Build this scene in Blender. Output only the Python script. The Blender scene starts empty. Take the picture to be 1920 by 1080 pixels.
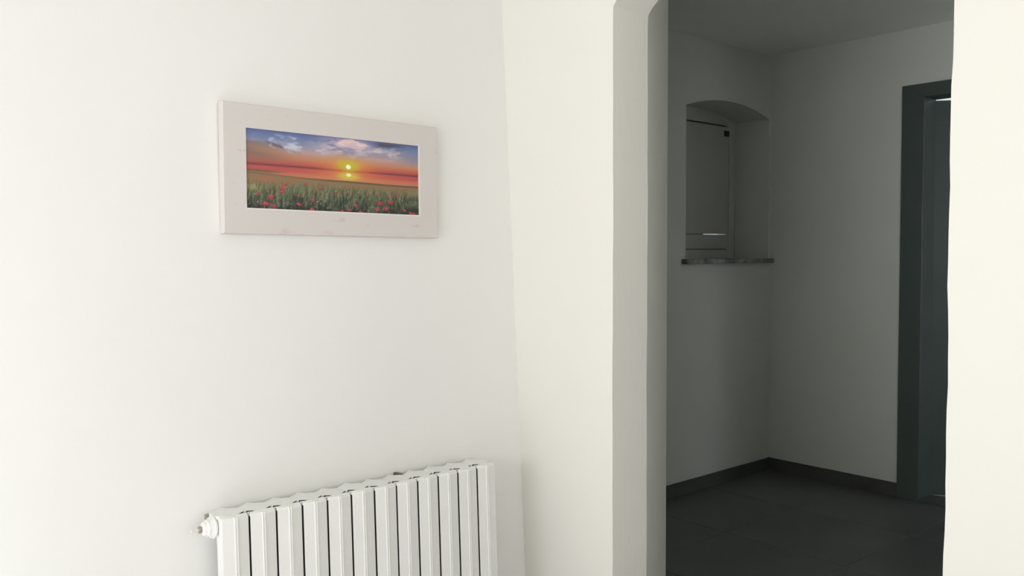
import bpy, bmesh, math, random
import numpy as np
from mathutils import Vector, Matrix
random.seed(4)
S = bpy.context.scene
COL = S.collection

# ---------------------------------------------------------------- camera
A, P, RO = math.radians(49.1), math.radians(2.27), .0028
fwd = Vector((math.cos(A)*math.cos(P), math.sin(A)*math.cos(P), -math.sin(P)))
r0 = Vector((math.sin(A), -math.cos(A), 0)); u0 = r0.cross(fwd)
rt = r0*math.cos(RO) - u0*math.sin(RO); up = rt.cross(fwd)
cd = bpy.data.cameras.new('camera'); cam = bpy.data.objects.new('camera', cd); COL.objects.link(cam)
m = Matrix((rt, up, -fwd)).transposed().to_4x4(); m.translation = (0, 0, 1.32)
cam.matrix_world = m
cd.sensor_width = 36; cd.lens = 1616/1920*36; cd.clip_start = .02
S.camera = cam

# ---------------------------------------------------------------- world, lights, exposure
S.view_settings.view_transform = 'Standard'; S.view_settings.look = 'None'
S.view_settings.gamma = 1; S.view_settings.exposure = 0.02; S.view_settings.use_curve_mapping = False
W = bpy.data.worlds.new('world'); S.world = W; W.use_nodes = True
W.node_tree.nodes['Background'].inputs[0].default_value = (.86, .95, 1, 1)
W.node_tree.nodes['Background'].inputs[1].default_value = .85

def area(name, loc, aim, sx, sy, power, color, spread=180):
    l = bpy.data.lights.new(name, 'AREA'); l.shape = 'RECTANGLE'; l.size = sx; l.size_y = sy
    l.energy = power; l.color = color; l.spread = math.radians(spread)
    o = bpy.data.objects.new(name, l); COL.objects.link(o)
    o.location = loc; o.rotation_euler = Vector(aim).to_track_quat('-Z', 'Z').to_euler()
    return o
# daylight through the glazed doorway behind the camera: sky in the upper part, sunlit ground in the lower part
area('daylight_sky', (-1.56, 1.35, 1.35), (1, 0.06, -.05), .75, 1.4, 12, (1, .99, 1.03))
sd = bpy.data.lights.new('sun', 'SUN'); sd.energy = 15.8; sd.angle = math.radians(.6); sd.color = (.97, .985, 1.06)
so = bpy.data.objects.new('sun', sd); COL.objects.link(so)   # comes through the garden doorway and lands on the floor beside the radiator
so.rotation_euler = Vector((1, .10, -1.0)).to_track_quat('-Z', 'Y').to_euler()
# window in the same wall behind the camera, further right
area('daylight_back_window', (-1.56, .20, 1.50), (1, .22, 0), .8, 1.2, 22, (1, .965, .89))
# window in the wall to the right of the camera
area('daylight_side_window', (0.8, -1.90, 1.45), (.15, 1, 0), 1.1, 1.2, 16, (1, .96, .90))
# added fill lamp that brightens the far room, unseen, no window behind it
area('far_room_fill', (2.36, .15, 1.40), (1, .0, .05), .5, 1.0, 12, (.97, 1, .97), 104)

# ---------------------------------------------------------------- materials
def mat(name, col, rough=.6, noise=None, bump=None, spec=.4, metal=0, stretch=None):
    """noise = (scale, amount, second colour); bump = list of (scale, strength, distance)"""
    M = bpy.data.materials.new(name); M.use_nodes = True; nt = M.node_tree; N = nt.nodes; L = nt.links
    b = N['Principled BSDF']; b.inputs['Roughness'].default_value = rough; b.inputs['Metallic'].default_value = metal
    b.inputs['Specular IOR Level'].default_value = spec
    b.inputs['Base Color'].default_value = (*col, 1)
    tc = N.new('ShaderNodeTexCoord'); mp = N.new('ShaderNodeMapping'); L.new(tc.outputs['Object'], mp.inputs[0])
    if stretch: mp.inputs['Scale'].default_value = stretch
    if noise:
        n = N.new('ShaderNodeTexNoise'); n.inputs['Scale'].default_value = noise[0]; n.inputs['Detail'].default_value = 6
        L.new(mp.outputs[0], n.inputs['Vector'])
        r = N.new('ShaderNodeValToRGB'); r.color_ramp.elements[0].position = noise[1][0]; r.color_ramp.elements[1].position = noise[1][1]
        r.color_ramp.elements[0].color = (*noise[2], 1); r.color_ramp.elements[1].color = (*col, 1)
        L.new(n.outputs[0], r.inputs[0]); L.new(r.outputs[0], b.inputs['Base Color'])
    prev = None
    for sc, st, di in (bump or []):
        n = N.new('ShaderNodeTexNoise'); n.inputs['Scale'].default_value = sc; n.inputs['Detail'].default_value = 5
        L.new(mp.outputs[0], n.inputs['Vector'])
        u = N.new('ShaderNodeBump'); u.inputs['Strength'].default_value = st; u.inputs['Distance'].default_value = di
        L.new(n.outputs[0], u.inputs['Height'])
        if prev: L.new(prev.outputs[0], u.inputs['Normal'])
        prev = u
    if prev: L.new(prev.outputs[0], b.inputs['Normal'])
    return M
plaster = mat('white_plaster', (.862, .860, .836), .9, (1.3, (.3, .7), (.848, .846, .82)), [(3, .25, .02), (60, .12, .002)], .2)
plaster_arch = mat('white_plaster_brushed', (.86, .85, .79), .9, (1.3, (.3, .7), (.84, .83, .775)), [(2.5, .25, .02), (45, .25, .003)], .2, stretch=(1, 1, .35))
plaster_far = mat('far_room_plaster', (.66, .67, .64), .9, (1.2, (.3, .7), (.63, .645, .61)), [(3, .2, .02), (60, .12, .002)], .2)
tile_m = mat('dark_grey_floor_tile', (.125, .132, .128), .42, (2.2, (.3, .75), (.095, .10, .10)), [(90, .15, .0008)], .4)
tile_pale = mat('pale_stone_floor_tile', (.60, .585, .59), .5, (2.2, (.3, .75), (.56, .545, .55)), None, .3)
grout_m = mat('grey_grout', (.21, .225, .215), .9)
skirt_m = mat('dark_skirting_tile', (.085, .088, .082), .5, (5, (.3, .7), (.065, .068, .064)), None, .4)
enamel = mat('white_radiator_enamel', (.85, .85, .825), .38, (9, (.35, .7), (.82, .82, .79)), [(14, .15, .004), (130, .10, .0008)], .5)
gap_shade = mat('painted_gap_shade', (.035, .032, .028), .9)  # near-black colour painting the shade in gaps and notches between sections
metal_m = mat('dull_chrome', (.45, .42, .36), .35, None, None, .5, .9)
wood_m = mat('whitewashed_wood', (.685, .645, .62), .75, (30, (.26, .36), (.60, .545, .52)), [(40, .25, .0012)], .25, stretch=(.5, 1, 1))
wood_side = mat('white_painted_edge', (.70, .67, .63), .7)
slip_m = mat('white_slip', (.82, .79, .74), .6)
window_m = mat('white_window_paint', (.60, .62, .595), .5, (4, (.3, .7), (.56, .58, .555)))
panel_m = mat('greyish_shutter_paint', (.56, .56, .535), .55, (3, (.3, .7), (.52, .525, .50)))
slot_shade_m = mat('grey_slot_shade', (.22, .22, .21), .8)
bronze = mat('tarnished_bracket', (.10, .085, .07), .5)
dark_m = mat('black_iron_and_gap', (.03, .03, .028), .5)
marble = mat('grey_veined_marble', (.33, .33, .31), .4, (16, (.35, .6), (.10, .105, .10)))
green = mat('dark_green_door_paint', (.078, .098, .092), .42, (5, (.3, .7), (.068, .087, .082)), [(30, .08, .001)], .4)
stone = mat('threshold_stone', (.10, .11, .105), .45, (8, (.3, .7), (.07, .08, .078)))
glass_m = bpy.data.materials.new('window_glass'); glass_m.use_nodes = True
nt = glass_m.node_tree; nt.nodes.clear()
o_ = nt.nodes.new('ShaderNodeOutputMaterial'); t_ = nt.nodes.new('ShaderNodeBsdfTransparent'); g_ = nt.nodes.new('ShaderNodeBsdfGlossy')
x_ = nt.nodes.new('ShaderNodeMixShader'); x_.inputs[0].default_value = .07; g_.inputs['Roughness'].default_value = .02
nt.links.new(t_.outputs[0], x_.inputs[1]); nt.links.new(g_.outputs[0], x_.inputs[2]); nt.links.new(x_.outputs[0], o_.inputs[0])

# ---------------------------------------------------------------- helpers
def link(name, bm, mats, parent=None, smooth=False, bevel=0, angle=30):
    bmesh.ops.recalc_face_normals(bm, faces=bm.faces[:])
    me = bpy.data.meshes.new(name); bm.to_mesh(me); bm.free()
    for q in (mats if isinstance(mats, (list, tuple)) else [mats]): me.materials.append(q)
    if smooth:
        for p in me.polygons: p.use_smooth = True
    o = bpy.data.objects.new(name, me); COL.objects.link(o)
    if parent: o.parent = parent
    if bevel:
        b = o.modifiers.new('bevel', 'BEVEL'); b.width = bevel; b.segments = 2; b.limit_method = 'ANGLE'; b.angle_limit = math.radians(angle)
    return o
def struct(name, bm, mats, **k):
    o = link(name, bm, mats, **k); o['kind'] = 'structure'; return o
def box(bm, x0, x1, y0, y1, z0, z1, mi=0):
    v = [bm.verts.new((x, y, z)) for z in (z0, z1) for x, y in ((x0, y0), (x1, y0), (x1, y1), (x0, y1))]
    fs = [bm.faces.new([v[i] for i in q]) for q in ((0, 3, 2, 1), (4, 5, 6, 7), (0, 1, 5, 4), (1, 2, 6, 5), (2, 3, 7, 6), (3, 0, 4, 7))]
    for f in fs: f.material_index = mi
    return v
def prism(bm, pts, a, b, fn, mi=0):
    """polygon pts swept between a and b; fn(u, v, w) gives the point"""
    lo = [bm.verts.new(fn(u, v, a)) for u, v in pts]; hi = [bm.verts.new(fn(u, v, b)) for u, v in pts]
    n = len(pts); fs = [bm.faces.new(lo), bm.faces.new(hi)]
    fs += [bm.faces.new((lo[i], lo[(i+1) % n], hi[(i+1) % n], hi[i])) for i in range(n)]
    for f in fs: f.material_index = mi
    return fs
def lathe(bm, prof, axis, origin, seg=16, mi=0):
    """prof = (distance along axis, radius)"""
    ax = Vector(axis).normalized(); e1 = ax.orthogonal().normalized(); e2 = ax.cross(e1); rings = []
    for d, r in prof:
        rings.append([bm.verts.new(Vector(origin) + ax*d + (e1*math.cos(2*math.pi*i/seg) + e2*math.sin(2*math.pi*i/seg))*r) for i in range(seg)])
    for a, b in zip(rings, rings[1:]):
        for i in range(seg):
            f = bm.faces.new((a[i], a[(i+1) % seg], b[(i+1) % seg], b[i])); f.material_index = mi
    for r in (rings[0], rings[-1]): bm.faces.new(r).material_index = mi
def tag(o, label, cat, group=None):
    o['label'] = label; o['category'] = cat
    if group: o['group'] = group
def empty(name, loc, rot=(0, 0, 0)):
    o = bpy.data.objects.new(name, None); COL.objects.link(o); o.location = loc; o.rotation_euler = rot; o.empty_display_size = .05
    return o

# ---------------------------------------------------------------- first room shell
LEAN = .03
def wall_y(z): return 2.09 + LEAN*(z - 1.32)
ZC = 2.72
# left wall (leans back a little), as a thick slab
bm = bmesh.new()
prism(bm, [(wall_y(-.12), -.12), (wall_y(ZC), ZC), (2.36, ZC), (2.36, -.12)], -1.7, 1.95, lambda u, v, w: (w, u, v))
struct('wall_left', bm, plaster)

# arch wall: opening outline with slightly hand-made edges
def spline_noise(z, k): return (.55 if k == 1 else 1)*( .0016*math.sin(z*7.1+k) + .0011*math.sin(z*19.3+2.1*k) + .0006*math.sin(z*47+k*3))
YL, YR, ZS, RISE = 1.645, .7355, 2.004, .152
outline = []
zs = [i*ZS/40 for i in range(41)]
for z in zs: outline.append((YL + spline_noise(z, 1), z))
mid, half = (YL+YR)/2, (YL-YR)/2
na = 32
for i in range(1, na):
    t = math.pi*i/na
    outline.append((mid + half*math.cos(t), ZS + RISE*abs(math.sin(t))**1.5))
for z in reversed(zs): outline.append((YR + spline_noise(z, 4), z))
XF, XB, XR = 1.80, 1.948, 2.30
bm = bmesh.new()
# front: left panel twisted towards the corner
def cornerx(z): return 1.815 - .028*(z-1.3)
left = outline[:41]
cols = 6; grid = []
for (y, z) in left:
    row = []
    for c in range(cols+1):
        t = c/cols
        row.append(bm.verts.new((XF + (cornerx(z)-XF)*t, y + (2.14-y)*t, z)))
    grid.append(row)
for a, b in zip(grid, grid[1:]):
    for c in range(cols): bm.faces.new((a[c], a[c+1], b[c+1], b[c]))
fo = [g[0] for g in grid] + [bm.verts.new((XF, y, z)) for y, z in outline[41:]]
YE = -1.95
topL = [grid[-1][c] for c in range(cols, 0, -1)]
cap = [bm.verts.new((XF, YE, 0)), bm.verts.new((XF, YE, ZC)), bm.verts.new((cornerx(ZC), 2.14, ZC))]
bm.faces.new(fo[40:] + cap + topL)
bo = [bm.verts.new((XB, y, z)) for y, z in outline]
for i in range(len(outline)-1): bm.faces.new((fo[i], fo[i+1], bo[i+1], bo[i]))
bcap = [bm.verts.new((XB, YE, 0)), bm.verts.new((XB, YE, ZC)), bm.verts.new((XB, 2.36, ZC)), bm.verts.new((XB, 2.36, 0))]
bm.faces.new(bo + bcap)
bm.normal_update()
bmesh.ops.triangulate(bm, faces=[f for f in bm.faces if len(f.verts) > 4])
# rear leaf of the wall with splayed sides and a flat head above the arch
prism(bm, [(XB, YL+.0035), (XR, 1.856), (XR, 3.1), (XB, 3.1)], -.12, ZC, lambda u, v, w: (u, v, w))
prism(bm, [(XB, YR-.0035), (XR, .60), (XR, YE), (XB, YE)], -.12, ZC, lambda u, v, w: (u, v, w))
box(bm, XB, XR, .60, 1.856, 2.33, ZC)
struct('wall_right', bm, plaster_arch)

# wall behind the camera with the garden doorway, and the wall at its right with a window
bm = bmesh.new()
for q in ((-1.95, -.25, -.12, ZC), (.65, .95, -.12, ZC), (-.25, .65, -.12, .85), (-.25, .65, 2.15, ZC), (1.75, 2.36, -.12, ZC), (.95, 1.75, 2.15, ZC), (.95, 1.75, -.12, 0)):
    box(bm, -1.9, -1.6, *q)
struct('wall_back', bm, plaster)
bm = bmesh.new()
for q in ((-1.9, .2, -.12, ZC), (1.4, 1.95, -.12, ZC), (.2, 1.4, -.12, .8), (.2, 1.4, 2.1, ZC)):
    box(bm, q[0], q[1], -2.2, -1.95, q[2], q[3])
struct('wall_front', bm, plaster)
bm = bmesh.new(); box(bm, -1.9, XB, -2.2, 2.36, ZC, ZC+.1); struct('ceiling', bm, plaster)

# ---------------------------------------------------------------- floor with tiles as pieces
bm = bmesh.new(); box(bm, -1.9, 4.95, -2.2, 3.2, -.12, -.0022)
floor = struct('floor', bm, grout_m)
bmt = bmesh.new(); box(bmt, -.2985, .2985, -.2985, .2985, -.0065, 0)
first = link('tile', bmt, tile_m, floor, bevel=.0012)
k = 0
X0, Y0 = 4.6-.3, 2.388+.3
for i in range(12):
    for j in range(9):
        cx, cy = X0 - .6*i, Y0 - .6*j
        x0, x1 = max(cx-.2985, -1.6), min(cx+.2985, 4.6); y0, y1 = max(cy-.2985, -1.95), min(cy+.2985, 2.93)
        if x1-x0 < .05 or y1-y0 < .05: continue
        if cx < 1.8 and cy > 2.4: continue
        whole = x1-x0 > .59 and y1-y0 > .59
        pale = x1 < 2.1
        if whole and not pale:
            o = first if k == 0 else first.copy()
            if k: COL.objects.link(o)
            k += 1
            o.location = (cx, cy, random.uniform(-.0004, .0004))
        else:
            b = bmesh.new(); box(b, x0, x1, y0, y1, -.0065, 0); o = link('tile', b, tile_pale if pale else tile_m, floor, bevel=.0012)

# ---------------------------------------------------------------- far room
FX, FY, FZ = 4.6, 2.925, 2.5
YS = -1.4
NX0, NX1, NZ0, NSP, NRI, NY = 3.782, 4.582, 1.285, 2.122, .062, 3.17
bm = bmesh.new()
def vq(pts): return bm.faces.new([bm.verts.new(p) for p in pts])
arc = [(NX0 + (NX1-NX0)*i/24, NSP + NRI*(1-((i/24-.5)/.5)**2)) for i in range(25)]
vq([(2.29, FY, -.05), (NX0, FY, -.05), (NX0, FY, FZ+.05), (2.29, FY, FZ+.05)])
vq([(NX1, FY, -.05), (FX+.1, FY, -.05), (FX+.1, FY, FZ+.05), (NX1, FY, FZ+.05)])
vq([(NX0, FY, -.05), (NX1, FY, -.05), (NX1, FY, NZ0), (NX0, FY, NZ0)])
for (xa, za), (xb, zb) in zip(arc, arc[1:]):
    vq([(xa, FY, za), (xb, FY, zb), (xb, FY, FZ+.05), (xa, FY, FZ+.05)])
    vq([(xa, FY, za), (xb, FY, zb), (xb, NY+.12, zb), (xa, NY+.12, za)])
vq([(NX0, FY, NZ0), (NX0, NY+.12, NZ0), (NX0, NY+.12, NSP), (NX0, FY, NSP)])
vq([(NX1, FY, NZ0), (NX1, NY+.12, NZ0), (NX1, NY+.12, NSP), (NX1, FY, NSP)])
vq([(NX0, FY, NZ0), (NX1, FY, NZ0), (NX1, NY+.12, NZ0), (NX0, NY+.12, NZ0)])
YO = NY+.12
vq([(2.29, YO, -.05), (NX0, YO, -.05), (NX0, YO, FZ+.05), (2.29, YO, FZ+.05)])
vq([(NX1, YO, -.05), (FX+.3, YO, -.05), (FX+.3, YO, FZ+.05), (NX1, YO, FZ+.05)])
vq([(NX0, YO, -.05), (NX1, YO, -.05), (NX1, YO, NZ0), (NX0, YO, NZ0)])
for (xa, za), (xb, zb) in zip(arc, arc[1:]): vq([(xa, YO, za), (xb, YO, zb), (xb, YO, FZ+.05), (xa, YO, FZ+.05)])
bmesh.ops.remove_doubles(bm, verts=bm.verts[:], dist=.0005)
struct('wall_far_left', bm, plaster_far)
# wall with the dark green door
DY0, DY1, DZ = 1.08, 2.012, 2.131      # clear opening
CY0, CY1, CZ = .965, 2.1275, 2.2015    # outer edge of the casing
bm = bmesh.new()
box(bm, FX, FX+.14, DY1+.02, YO, -.12, FZ+.05); box(bm, FX, FX+.14, YS, DY0-.02, -.12, FZ+.05)
box(bm, FX, FX+.14, DY0-.02, DY1+.02, DZ+.02, FZ+.05); box(bm, FX, FX+.14, DY0-.02, DY1+.02, -.12, -.02)
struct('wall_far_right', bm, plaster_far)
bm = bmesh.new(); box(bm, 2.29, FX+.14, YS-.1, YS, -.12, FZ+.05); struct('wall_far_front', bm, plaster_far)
bm = bmesh.new(); box(bm, 2.25, FX+.14, YS-.1, YO, FZ, FZ+.12); struct('ceiling_far_room', bm, plaster)

# skirting tiles
def skirting(name, runs, axis):
    base = empty(name, (0, 0, 0)); base['kind'] = 'structure'
    for a, b_ in runs:
        b = bmesh.new()
        if axis == 'x': box(b, a+.0012, b_-.0012, FY-.010, FY, .0, .073)
        else: box(b, FX-.010, FX, a+.0012, b_-.0012, .0, .0755)
        link('skirting_tile', b, skirt_m, base, bevel=.0012)
skirting('baseboard_left', [(2.30, 2.50), (2.50, 3.10), (3.10, 3.70), (3.70, 4.30), (4.30, 4.59)], 'x')
skirting('baseboard_right', [(2.388, 2.925), (CY1, 2.388), (.365, CY0), (-.235, .365), (-.835, -.235), (YS, -.835)], 'y')

# ---------------------------------------------------------------- window in the far room niche
win = empty('window_1', (0, 0, 0)); win['kind'] = 'structure'
bm = bmesh.new()
box(bm, NX1-.055, NX1, NY-.004, NY+.06, NZ0, NSP+.02); box(bm, NX0, NX0+.055, NY-.004, NY+.06, NZ0, NSP+.02)
box(bm, NX0+.055, NX1-.055, NY-.002, NY+.06, NZ0, 1.341)
link('window_frame', bm, window_m, win, bevel=.004)
bm = bmesh.new()   # head board under the curved soffit
hp = [(NX0, 2.104)] + [(x, z+.001) for x, z in arc] + [(NX1, 2.104)]
prism(bm, hp, NY-.002, NY+.06, lambda u, v, w: (u, w, v))
link('window_head', bm, window_m, win)
LX0, LX1 = NX0+.058, NX1-.075
bm = bmesh.new()   # closed shutter leaf: the lower edge stops short and leaves a slot of daylight
v = box(bm, LX0, LX1, NY-.012, NY+.022, 1.4385, 2.094)
for q in v[:4]:
    if q.co.x < 4.1: q.co.z -= .0052
sh = link('shutter', bm, panel_m, win, bevel=.003)
bm = bmesh.new(); box(bm, LX0, LX1, NY+.0, NY+.03, 1.3475, 1.4335); link('lower_rail', bm, window_m, win, bevel=.002)
bm = bmesh.new(); box(bm, LX1+.002, NX1-.055, NY+.004, NY+.03, 1.355, 2.104); link('closing_strip', bm, window_m, win, bevel=.002)
bm = bmesh.new(); box(bm, LX0, LX1, NY+.018, NY+.05, 2.0935, 2.1045); link('top_gap_shade', bm, dark_m, win)  # black strip paints the dark of the gap above the shutter
bm = bmesh.new(); box(bm, LX0, LX1, NY+.003, NY+.044, 1.341, 1.3475); box(bm, LX0, 4.30, NY+.024, NY+.032, 1.4335, 1.4385); link('slot_shade_strip', bm, slot_shade_m, win)  # added strips: grey for shade in the lower gap, left slot blocked from daylight
bm = bmesh.new(); box(bm, 4.455, 4.500, NY-.020, NY-.010, 2.035, 2.068); link('hinge', bm, dark_m, win, bevel=.002)
bm = bmesh.new(); box(bm, NX0+.05, NX1-.05, NY+.045, NY+.049, 1.35, 2.11); link('window_pane', bm, glass_m, win)
bm = bmesh.new(); box(bm, NX0-.03, FX-.002, FY-.035, NY, 1.262, 1.289); link('window_sill', bm, marble, win, bevel=.005)

# ---------------------------------------------------------------- dark green door, ajar outwards
door = empty('door_1', (0, 0, 0)); door['kind'] = 'structure'
bm = bmesh.new()
# casing: mitred boards round the opening
for pts in ([(DY1, 0), (CY1, 0), (CY1, CZ), (DY1, DZ)], [(CY0, 0), (DY0, 0), (DY0, DZ), (CY0, CZ)], [(DY0, DZ), (DY1, DZ), (CY1, CZ), (CY0, CZ)]):
    prism(bm, pts, FX-.014, FX+.001, lambda u, v, w: (w, u, v))
link('door_casing', bm, green, door, bevel=.002)
bm = bmesh.new()
box(bm, FX, FX+.13, DY1, DY1+.02, 0, DZ+.02); box(bm, FX, FX+.13, DY0-.02, DY0, 0, DZ+.02); box(bm, FX, FX+.13, DY0, DY1, DZ, DZ+.02)

link('door_lining', bm, green, door, bevel=.002)
hx, hy = FX+.126, DY1-.0005
lf = empty('door_leaf_pivot', (hx, hy, 0)); 
th = math.radians(-140+90)  # leaf runs from the hinge towards +x/-y
d = Vector((math.sin(math.radians(40)), -math.cos(math.radians(40)), 0)); n = Vector((-d.y, d.x, 0))
bpy.data.objects.remove(lf)
def leafpt(u, v, w): q = Vector((hx, hy, 0)) + d*u + n*w; return (q.x, q.y, v)
bm = bmesh.new(); prism(bm, [(0, .012), (.90, .012), (.90, DZ-.004), (0, DZ-.004)], -.0, .042, leafpt)
leaf = link('door_leaf', bm, green, door)
for z0, z1 in ((.18, .92), (1.05, 1.98)):
    bm = bmesh.new()
    for a, b_, c, e in ((.20, .78, z0, z0+.03), (.20, .78, z1-.03, z1), (.20, .23, z0+.03, z1-.03), (.75, .78, z0+.03, z1-.03)):
        prism(bm, [(a, c), (b_, c), (b_, e), (a, e)], -.012, .0, leafpt)
    link('panel_moulding', bm, green, leaf, bevel=.003)
bm = bmesh.new(); lathe(bm, [(0, .01), (.05, .01), (.052, .024), (.085, .026), (.095, .01)], -n, leafpt(.84, 1.02, 0), 14)
link('door_knob', bm, metal_m, leaf, smooth=True)
bm = bmesh.new(); box(bm, FX-.02, FX+.14, DY0, DY1, -.02, .012); link('threshold', bm, stone, door, bevel=.003)
bm = bmesh.new(); box(bm, FX+.14, 9, -3, 5, -.2, -.06); 
g = struct('ground_outside', bm, stone)
bm = bmesh.new(); box(bm, 6.6, 6.75, -3, 4.5, -.1, 2.25); struct('wall_sky_block', bm, plaster_far)  # added wall outside the door, cuts sky light entering the far room
bm = bmesh.new(); box(bm, FX+.14, 6.2, -1.5, 3.3, 2.75, 2.85); struct('ceiling_sky_block', bm, plaster_far)  # added unseen roof, keeps the high sky from lighting the far room

# ---------------------------------------------------------------- radiator: twelve cast sections
RZ = .702; PITCH = .0697; NS = 12
rad = empty('radiator', (.8607 - PITCH, 1.951 - .04*.7, 0), (-.04, 0, 0))
tag(rad, 'white enamelled sectional radiator under the framed sunset picture, against the wall', 'radiator')
H = PITCH/2
def make_section(dark=(9, 13)):
    bm = bmesh.new(); c = H; g = .0022
    F = lambda u, v, w: (c+u, v, w)
    # front plate with shallow ridge and raised bead; its sides turn back towards the wall
    zt = RZ - .004
    front = [(-H+g, .0072), (-.0050, .0026), (-.0042, .0006), (-.0012, .0006), (-.0006, .0022), (.0006, .0022), (.0012, .0004), (.0040, .0004), (.0050, .0030), (H-g, .0076)]
    prof = front + [(H-g, .028), (H-.006, .030), (-H+.006, .030), (-H+g, .028)]
    lo = [bm.verts.new((c+u, v, .07)) for u, v in prof]; hi = [bm.verts.new((c+u, v, zt-.006)) for u, v in prof]
    n = len(prof)
    for i in range(n):
        f = bm.faces.new((lo[i], lo[(i+1) % n], hi[(i+1) % n], hi[i]))
        if i in dark: f.material_index = 1  # flange sides facing a gap get the painted shade
    bm.faces.new(lo)
    # crown: the plate rolls over into the top casting
    ins = .0035
    top = [bm.verts.new((c+u*(1-.03), v + (ins if i < 10 else 0), zt)) for i, (u, v) in enumerate(prof)]
    for i in range(n): bm.faces.new((hi[i], hi[(i+1) % n], top[(i+1) % n], top[i]))
    bm.faces.new(top)
    # top casting, seen from above: necked behind the plate, full at the hub, pointed to the wall
    h2 = H - .0004
    side = [(H-.0035, .011), (H-.0035, .0145), (H-.021, .0215), (H-.004, .034), (h2, .039), (h2, .080), (H-.004, .083), (.015, .093), (.002, .112)]
    plan = [(u, v) for u, v in side] + [(-u+(.0 if i else 0), v) for i, (u, v) in reversed(list(enumerate(side)))]
    # the back point leans to the right as cast
    plan = [(u + (.006 if v > .1 else 0), v) for u, v in plan]
    fs = prism(bm, plan, RZ-.030, RZ-.0015, F)
    nn = len(plan)
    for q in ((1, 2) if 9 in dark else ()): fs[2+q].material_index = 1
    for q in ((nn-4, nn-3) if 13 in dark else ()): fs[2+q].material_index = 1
    # columns
    for cy, rx, ry in ((.046, .024, .010), (.076, .018, .010)):
        pr = [(math.cos(t*math.pi/5)*rx, cy + math.sin(t*math.pi/5)*ry) for t in range(10)]
        prism(bm, pr, .09, RZ-.025, F)
    # rear fin
    prism(bm, [(-.012, .094), (.012, .094), (.010, .100), (-.010, .100)], .09, RZ-.07, F)
    # web between the columns, top and bottom, and hubs
    for z0, z1 in ((RZ-.085, RZ-.028), (.08, .14)):
        prism(bm, [(-.012, .028), (.012, .028), (.012, .095), (-.012, .095)], z0, z1, F)
    for z in (RZ-.027, .11):
        lathe(bm, [(-h2, .021), (-h2+.006, .024), (h2-.006, .024), (h2, .021)], (1, 0, 0), (c, .052, z), 16)
    return bm
s0 = link('section', make_section(), [enamel, gap_shade], rad, bevel=.0011, angle=25)
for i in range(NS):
    if i == 0: o = link('section', make_section((9,)), [enamel, gap_shade], rad, bevel=.0011, angle=25)
    elif i == NS-1: o = link('section', make_section((13,)), [enamel, gap_shade], rad, bevel=.0011, angle=25)
    elif i == 1: o = s0
    else: o = s0.copy(); COL.objects.link(o); o.parent = rad
    o.location = (i*PITCH, random.uniform(-.0006, .0006), random.uniform(-.0012, .0012))
# feet
for i in (0, NS-1):
    bm = bmesh.new()
    prism(bm, [(-.012, .035), (.012, .035), (.016, .085), (-.016, .085)], .016 if 1 else 0, .09, lambda u, v, w, i=i: ((i+.5)*PITCH+u, v, w))
    link('foot', bm, enamel, rad, bevel=.002)
# bushing, plug and air vent on the left end
zc, yc = RZ-.028, .052
bm = bmesh.new(); lathe(bm, [(0, .027), (-.006, .027), (-.007, .0245), (-.011, .0245)], (1, 0, 0), (0, yc, zc), 24)
bu = link('bushing', bm, enamel, rad, bevel=.0012)
bm = bmesh.new(); lathe(bm, [(-.010, .0215), (-.018, .0215), (-.020, .0185), (-.026, .017), (-.029, .012), (-.030, .008)], (1, 0, 0), (0, yc, zc), 8)
link('hex_plug', bm, enamel, rad, bevel=.0015)
bm = bmesh.new(); lathe(bm, [(-.028, .0042), (-.031, .0042), (-.0315, .0085), (-.036, .0085), (-.0365, .005)], (1, 0, 0), (0, yc, zc), 12)
vent = link('air_vent', bm, metal_m, rad, smooth=False); vent['label'] = 'small dull metal air vent'
bm = bmesh.new(); lathe(bm, [(-.036, .003), (-.050, .003), (-.051, .0045), (-.055, .0045)], (1, 0, 0), (0, yc, zc), 10)
link('vent_key_stub', bm, slip_m, vent)
bm = bmesh.new(); box(bm, -.004, .006, .090, .100, RZ-.019, RZ-.005); link('wall_hook', bm, metal_m, rad, bevel=.001)
bm = bmesh.new(); box(bm, 8*PITCH-.006, 8*PITCH+.006, .088, .132, RZ-.012, RZ-.001); link('wall_bracket', bm, bronze, rad, bevel=.0015)
# bottom pipe on the right end going into the floor
bm = bmesh.new(); lathe(bm, [(0, .02), (.012, .02), (.013, .014), (.040, .014)], (1, 0, 0), (NS*PITCH, .052, .11), 16)
link('bottom_plug', bm, enamel, rad, bevel=.001)

# ---------------------------------------------------------------- framed print
FW, FH, FT = .648, .325, .024
pic = empty('framed_picture', (1.180, 2.0915 - .004 + LEAN*(1.532-1.32), 1.532), (-.02, .0085, 0))
tag(pic, 'whitewashed wooden frame with a sunset over a poppy field, above the radiator', 'picture')
px0, px1, pz0, pz1 = -.264, .259, -.0985, .1025
bm = bmesh.new()
xo, zo = FW/2, FH/2
def ring(x0, x1, z0, z1, y): return [bm.verts.new((x, y, z)) for x, z in ((x0, z0), (x1, z0), (x1, z1), (x0, z1))]
R_ = [ring(-xo, xo, -zo, zo, 0), ring(-xo, xo, -zo, zo, -FT+.002), ring(-xo+.002, xo-.002, -zo+.002, zo-.002, -FT),
      ring(px0, px1, pz0, pz1, -FT), ring(px0, px1, pz0, pz1, -FT+.006), ring(-xo, xo, -zo, zo, 0)]
mi = [1, 0, 0, 1]
for k in range(4):
    for i in range(4):
        f = bm.faces.new((R_[k][i], R_[k][(i+1) % 4], R_[k+1][(i+1) % 4], R_[k+1][i])); f.material_index = mi[k]
bm.faces.new(R_[0]).material_index = 1
bmesh.ops.delete(bm, geom=R_[5], context='VERTS')
link('frame', bm, [wood_m, wood_side], pic)
bm = bmesh.new()
yb = -FT-.0006
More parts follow.
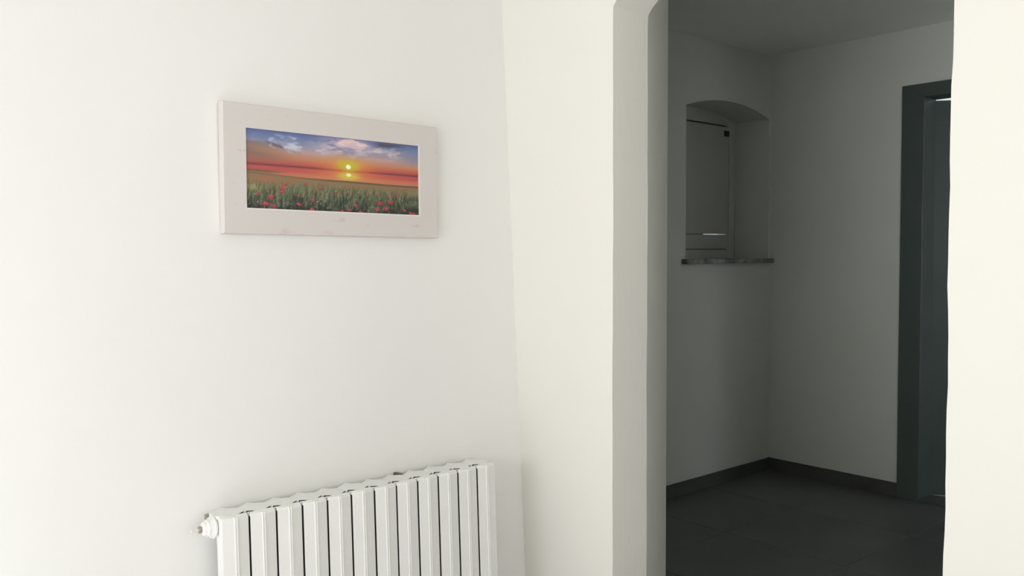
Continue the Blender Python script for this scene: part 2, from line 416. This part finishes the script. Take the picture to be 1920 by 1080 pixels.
box(bm, px1-.0012, px1+.0022, yb, -FT+.005, pz0-.002, pz1); box(bm, px0, px1-.0012, yb, -FT+.005, pz0-.0022, pz0+.0008)
link('slip', bm, slip_m, pic)

# the print itself: flat picture, colours computed on a fine grid
def srgb(c): c = np.asarray(c, float)/255.; return np.where(c <= .04045, c/12.92, ((c+.055)/1.055)**2.4)
NXp, NZp = 520, 220
rng = np.random.default_rng(5)
def vnoise(U, V, sx, sy, seed):
    r = np.random.default_rng(seed).random((sy+3, sx+3)); x = np.clip(U, 0, .9999)*sx; y = np.clip(V, 0, .9999)*sy
    i = np.floor(x).astype(int); j = np.floor(y).astype(int); fx = x-i; fy = y-j; fx = fx*fx*(3-2*fx); fy = fy*fy*(3-2*fy)
    return (r[j, i]*(1-fx)+r[j, i+1]*fx)*(1-fy) + (r[j+1, i]*(1-fx)+r[j+1, i+1]*fx)*fy
def fbm(U, V, sx, sy, seed, n=4):
    t = 0; a = .5; tot = 0
    for k in range(n): t = t + a*vnoise(U, V, sx*2**k, sy*2**k, seed+k*17); tot += a; a *= .55
    return t/tot
U, V = np.meshgrid(np.linspace(0, 1, NXp), np.linspace(0, 1, NZp))
def mixc(c, col, m): return c*(1-m[..., None]) + np.array(col, float)*m[..., None]
def ss(a, b, x): t = np.clip((x-a)/(b-a), 0, 1); return t*t*(3-2*t)
# sky, top to horizon
stops = [(0, (92, 104, 158)), (.10, (112, 128, 168)), (.19, (150, 142, 162)), (.25, (182, 148, 142)), (.34, (196, 122, 92)), (.39, (190, 95, 78)), (.435, (170, 70, 72))]
c = np.zeros(U.shape+(3,))
for ch in range(3): c[..., ch] = np.interp(V, [s[0] for s in stops], [s[1][ch] for s in stops])
# left: brown-orange cloud bank, greyer and lower on the far right
lb = ss(.30, .0, U)*ss(.12, .20, V-.10*U)
c = mixc(c, (140, 112, 100), .75*lb*(1-ss(.3, .42, V)))
c = mixc(c, (205, 140, 100), .8*np.exp(-((V-.215-.32*U)/.045)**2)*ss(.40, .1, U))
c = mixc(c, (88, 88, 105), .85*np.exp(-((V-.085-.62*U)/.016)**2)*ss(.08, .14, U)*ss(.30, .24, U))
c = mixc(c, (128, 92, 88), .55*ss(.42, .0, U)*ss(.22, .30, V)*ss(.45, .42, V))
c = mixc(c, (112, 100, 104), .55*ss(.30, .0, U)*ss(.13, .17, V)*ss(.30, .24, V))
c = mixc(c, (120, 125, 150), .6*ss(.80, 1, U)*ss(.10, .16, V)*ss(.34, .24, V))
# wisps and lit clouds
w = fbm(U, V, 12, 10, 3); w2 = fbm(U+.3*V, V, 9, 14, 40)
c = mixc(c, (205, 205, 222), .8*ss(.50, .70, w)*ss(.02, .08, V)*ss(.30, .18, V)*ss(.95, .7, U)*ss(.02, .12, U))
cl = np.exp(-(((U-.56)/.16)**2 + ((V-.12)/.11)**2))*(.55+.9*fbm(U+.2*V, V, 22, 18, 63))
c = mixc(c, (205, 180, 190), np.clip(1.25*cl*ss(.30, .58, w2), 0, 1))
c = mixc(c, (142, 135, 165), .7*cl*ss(.52, .36, w2))
c = mixc(c, (232, 200, 190), .8*ss(.60, .7, w2)*ss(.42, .5, U)*ss(.92, .8, U)*ss(.28, .14, V))
ed = .055+.04*np.sin((U-.70)*14)+.10*(w-.5)+.07*(w2-.5)
c = mixc(c, (222, 180, 170), .75*np.exp(-((V-ed-.055)/.022)**2)*ss(.62, .72, U)*ss(.95, .84, U)*ss(.3, .6, fbm(U, V, 30, 20, 91)))
c = mixc(c, (82, 78, 92), .9*ss(.35, .5, w2+.12)*np.exp(-((V-.045)/.04)**2)*ss(.70, .76, U)*ss(.93, .86, U))
# horizon band, sea reflection
hz = .435
c = mixc(c, (205, 88, 70), .8*np.exp(-((V-.41)/.035)**2)*(.35+.65*np.exp(-((U-.56)/.25)**2)))
c = mixc(c, (116, 58, 72), .85*np.exp(-((V-.443)/.020)**2)*(1-.9*np.exp(-((U-.57)/.13)**2)))
sea = ss(.440, .462, V)
t = np.abs(U-.56)
seac = mixc(np.ones_like(c)*np.array((188, 80, 76.)), (214, 116, 68), .95*np.exp(-((U-.56)/.20)**2))
seac = mixc(seac, (205, 130, 90), .6*ss(.49, .55, V))
c = c*(1-sea[..., None]) + seac*sea[..., None]
# glow round the sun and its mirror image
rr = np.hypot((U-.558)/1.0, (V-.385)/2.0*1.0)
c = mixc(c, (225, 150, 60), .75*np.exp(-(((U-.558)/.13)**2 + ((V-.37)/.11)**2))*(1-sea))
c = mixc(c, (192, 182, 40), np.clip(1.15*np.exp(-(((U-.558)/.062)**2 + ((V-.37)/.075)**2)**1.2), 0, 1)*(1-.3*sea))
c = mixc(c, (205, 185, 60), np.clip(1.1*np.exp(-(((U-.558)/.066)**2 + ((V-.51)/.06)**2)**1.2), 0, 1)*sea)
c = mixc(c, (225, 80, 60), .8*np.exp(-((V-.437)/.010)**2)*ss(.030, .045, t)*np.exp(-((U-.558)/.1)**2))
c = mixc(c, (255, 250, 215), np.clip(1.6*np.exp(-(((U-.558)/.0135)**2+((V-.385)/.028)**2)**2), 0, 1))
c = mixc(c, (238, 235, 160), np.clip(1.2*np.exp(-(((U-.559)/.0145)**2+((V-.492)/.024)**2)**2), 0, 1))
# field
fe = .535 + .045*ss(.0, .5, U) - .0*U + .006*np.sin(U*9)
fm = ss(-.006, .006, V-fe)
gn = fbm(U, V, 120, 11, 9); gn2 = fbm(U+.10*V, V, 170, 14, 77, 3); fb = fbm(U, V, 14, 12, 21)
fst = [(.53, (150, 118, 80)), (.62, (150, 118, 84)), (.70, (122, 116, 82)), (.80, (92, 100, 74)), (.90, (72, 80, 64)), (1.0, (54, 58, 54))]
fc = np.zeros_like(c)
for ch in range(3): fc[..., ch] = np.interp(V, [s[0] for s in fst], [s[1][ch] for s in fst])
fc = mixc(fc, (112, 124, 92), .6*ss(.5, .68, fb)*ss(.6, .7, V))
fc = mixc(fc, (190, 104, 84), .75*ss(.52, .66, fbm(U, V, 16, 20, 55))*ss(.57, .62, V)*ss(.76, .66, V)*ss(.52, .3, U))
fc = mixc(fc, (150, 152, 96), .7*np.exp(-(((U-.035)/.04)**2+((V-.73)/.035)**2)))
fc = mixc(fc, (92, 88, 62), .9*np.exp(-((V-fe-.012)/.012)**2)*(.35+.65*ss(.25, .5, U)))
fc = fc*(.94+(.60*ss(.60, .75, V))[..., None]*(gn2-.5)[..., None]*1.3)
fc = mixc(fc, (140, 146, 112), .45*ss(.62, .72, gn)*ss(.66, .76, V))
fc = mixc(fc, (36, 46, 44), .55*ss(.45, .30, gn)*ss(.68, .85, V))
c = c*(1-fm[..., None]) + np.clip(fc, 0, 255)*fm[..., None]
c = mixc(c, (96, 92, 66), .8*np.exp(-((V-.52-.02*U)/.018)**2)*ss(.24, .10, U))
# poppies
pp = [(.132, .84, 1.3), (.098, .93, 1.2), (.139, .955, 1.1), (.055, .815, .8), (.185, .77, .9), (.19, .73, .9), (.275, .925, .9), (.345, .985, 1), (.352, .855, .8),
      (.395, .70, .7), (.60, .905, .7), (.562, .97, .8), (.52, .985, .7), (.63, .985, 1.1), (.75, .85, 1.15), (.73, .945, 1.1), (.79, .925, 1.1), (.816, .83, .95),
      (.905, .94, .7), (.945, .98, .9), (.83, .735, .7), (.87, .73, .6), (.20, .68, .7), (.48, .75, .6), (.965, .985, .8), (.31, .66, .6)]
for i, (a, b_, s_) in enumerate(pp):
    wob = np.clip(1 + 3.2*(fbm(U, V, 110, 55, 300+i, 2)-.5), .15, 3)
    q = (((U-a)/(.0135*s_))**2 + ((V-b_)/(.024*s_))**2)/wob
    c = mixc(c, (172, 52, 66), np.clip(1.15*np.exp(-q**2), 0, 1))
    q2 = (((U-a+.002)/(.0075*s_))**2 + ((V-b_+.007)/(.010*s_))**2)/wob
    c = mixc(c, (214, 92, 108), .8*np.clip(np.exp(-q2), 0, 1))
for k in range(70):
    a, b_ = rng.random(), .60+.36*rng.random()**.8
    s_ = .25+.30*rng.random()
    q = ((U-a)/(.012*s_))**2 + ((V-b_)/(.02*s_))**2
    c = mixc(c, [(205, 90, 90), (170, 170, 140)][rng.random() > .6], .65*np.exp(-q))
# printed colours, slightly faded
lum = c@np.array([.3, .59, .11]); c = c*.86 + lum[..., None]*.14
PRINT_GAIN = 1.12
lin = np.clip(srgb(np.clip(c, 0, 255))*PRINT_GAIN + .002, 0, 1)
me = bpy.data.meshes.new('print')
yp = -FT+.0035
vx = np.empty((NZp, NXp, 3)); vx[..., 0] = px0 + (px1-px0)*U; vx[..., 1] = yp; vx[..., 2] = pz1 + (pz0-pz1)*V
idx = np.arange(NXp*NZp).reshape(NZp, NXp)
quads = np.stack([idx[1:, :-1], idx[1:, 1:], idx[:-1, 1:], idx[:-1, :-1]], -1).reshape(-1, 4)
me.vertices.add(NXp*NZp); me.vertices.foreach_set('co', vx.ravel())
me.loops.add(quads.size); me.loops.foreach_set('vertex_index', quads.ravel().astype(np.int32))
me.polygons.add(len(quads)); me.polygons.foreach_set('loop_start', np.arange(0, quads.size, 4, dtype=np.int32))
me.update(calc_edges=True)
ca = me.color_attributes.new('ink', 'FLOAT_COLOR', 'POINT')
ca.data.foreach_set('color', np.concatenate([lin.reshape(-1, 3), np.ones((NXp*NZp, 1))], 1).ravel())
pm = bpy.data.materials.new('printed_picture'); pm.use_nodes = True
at = pm.node_tree.nodes.new('ShaderNodeAttribute'); at.attribute_name = 'ink'
pb = pm.node_tree.nodes['Principled BSDF']; pb.inputs['Roughness'].default_value = .5; pb.inputs['Specular IOR Level'].default_value = .25
pm.node_tree.links.new(at.outputs['Color'], pb.inputs['Base Color'])
me.materials.append(pm)
po = bpy.data.objects.new('print', me); COL.objects.link(po); po.parent = pic
po['label'] = 'printed sunset over a field of red poppies'
bm = bmesh.new(); box(bm, px0-.01, px1+.01, -FT+.0042, -.001, pz0-.01, pz1+.01); link('backing_board', bm, slip_m, pic)
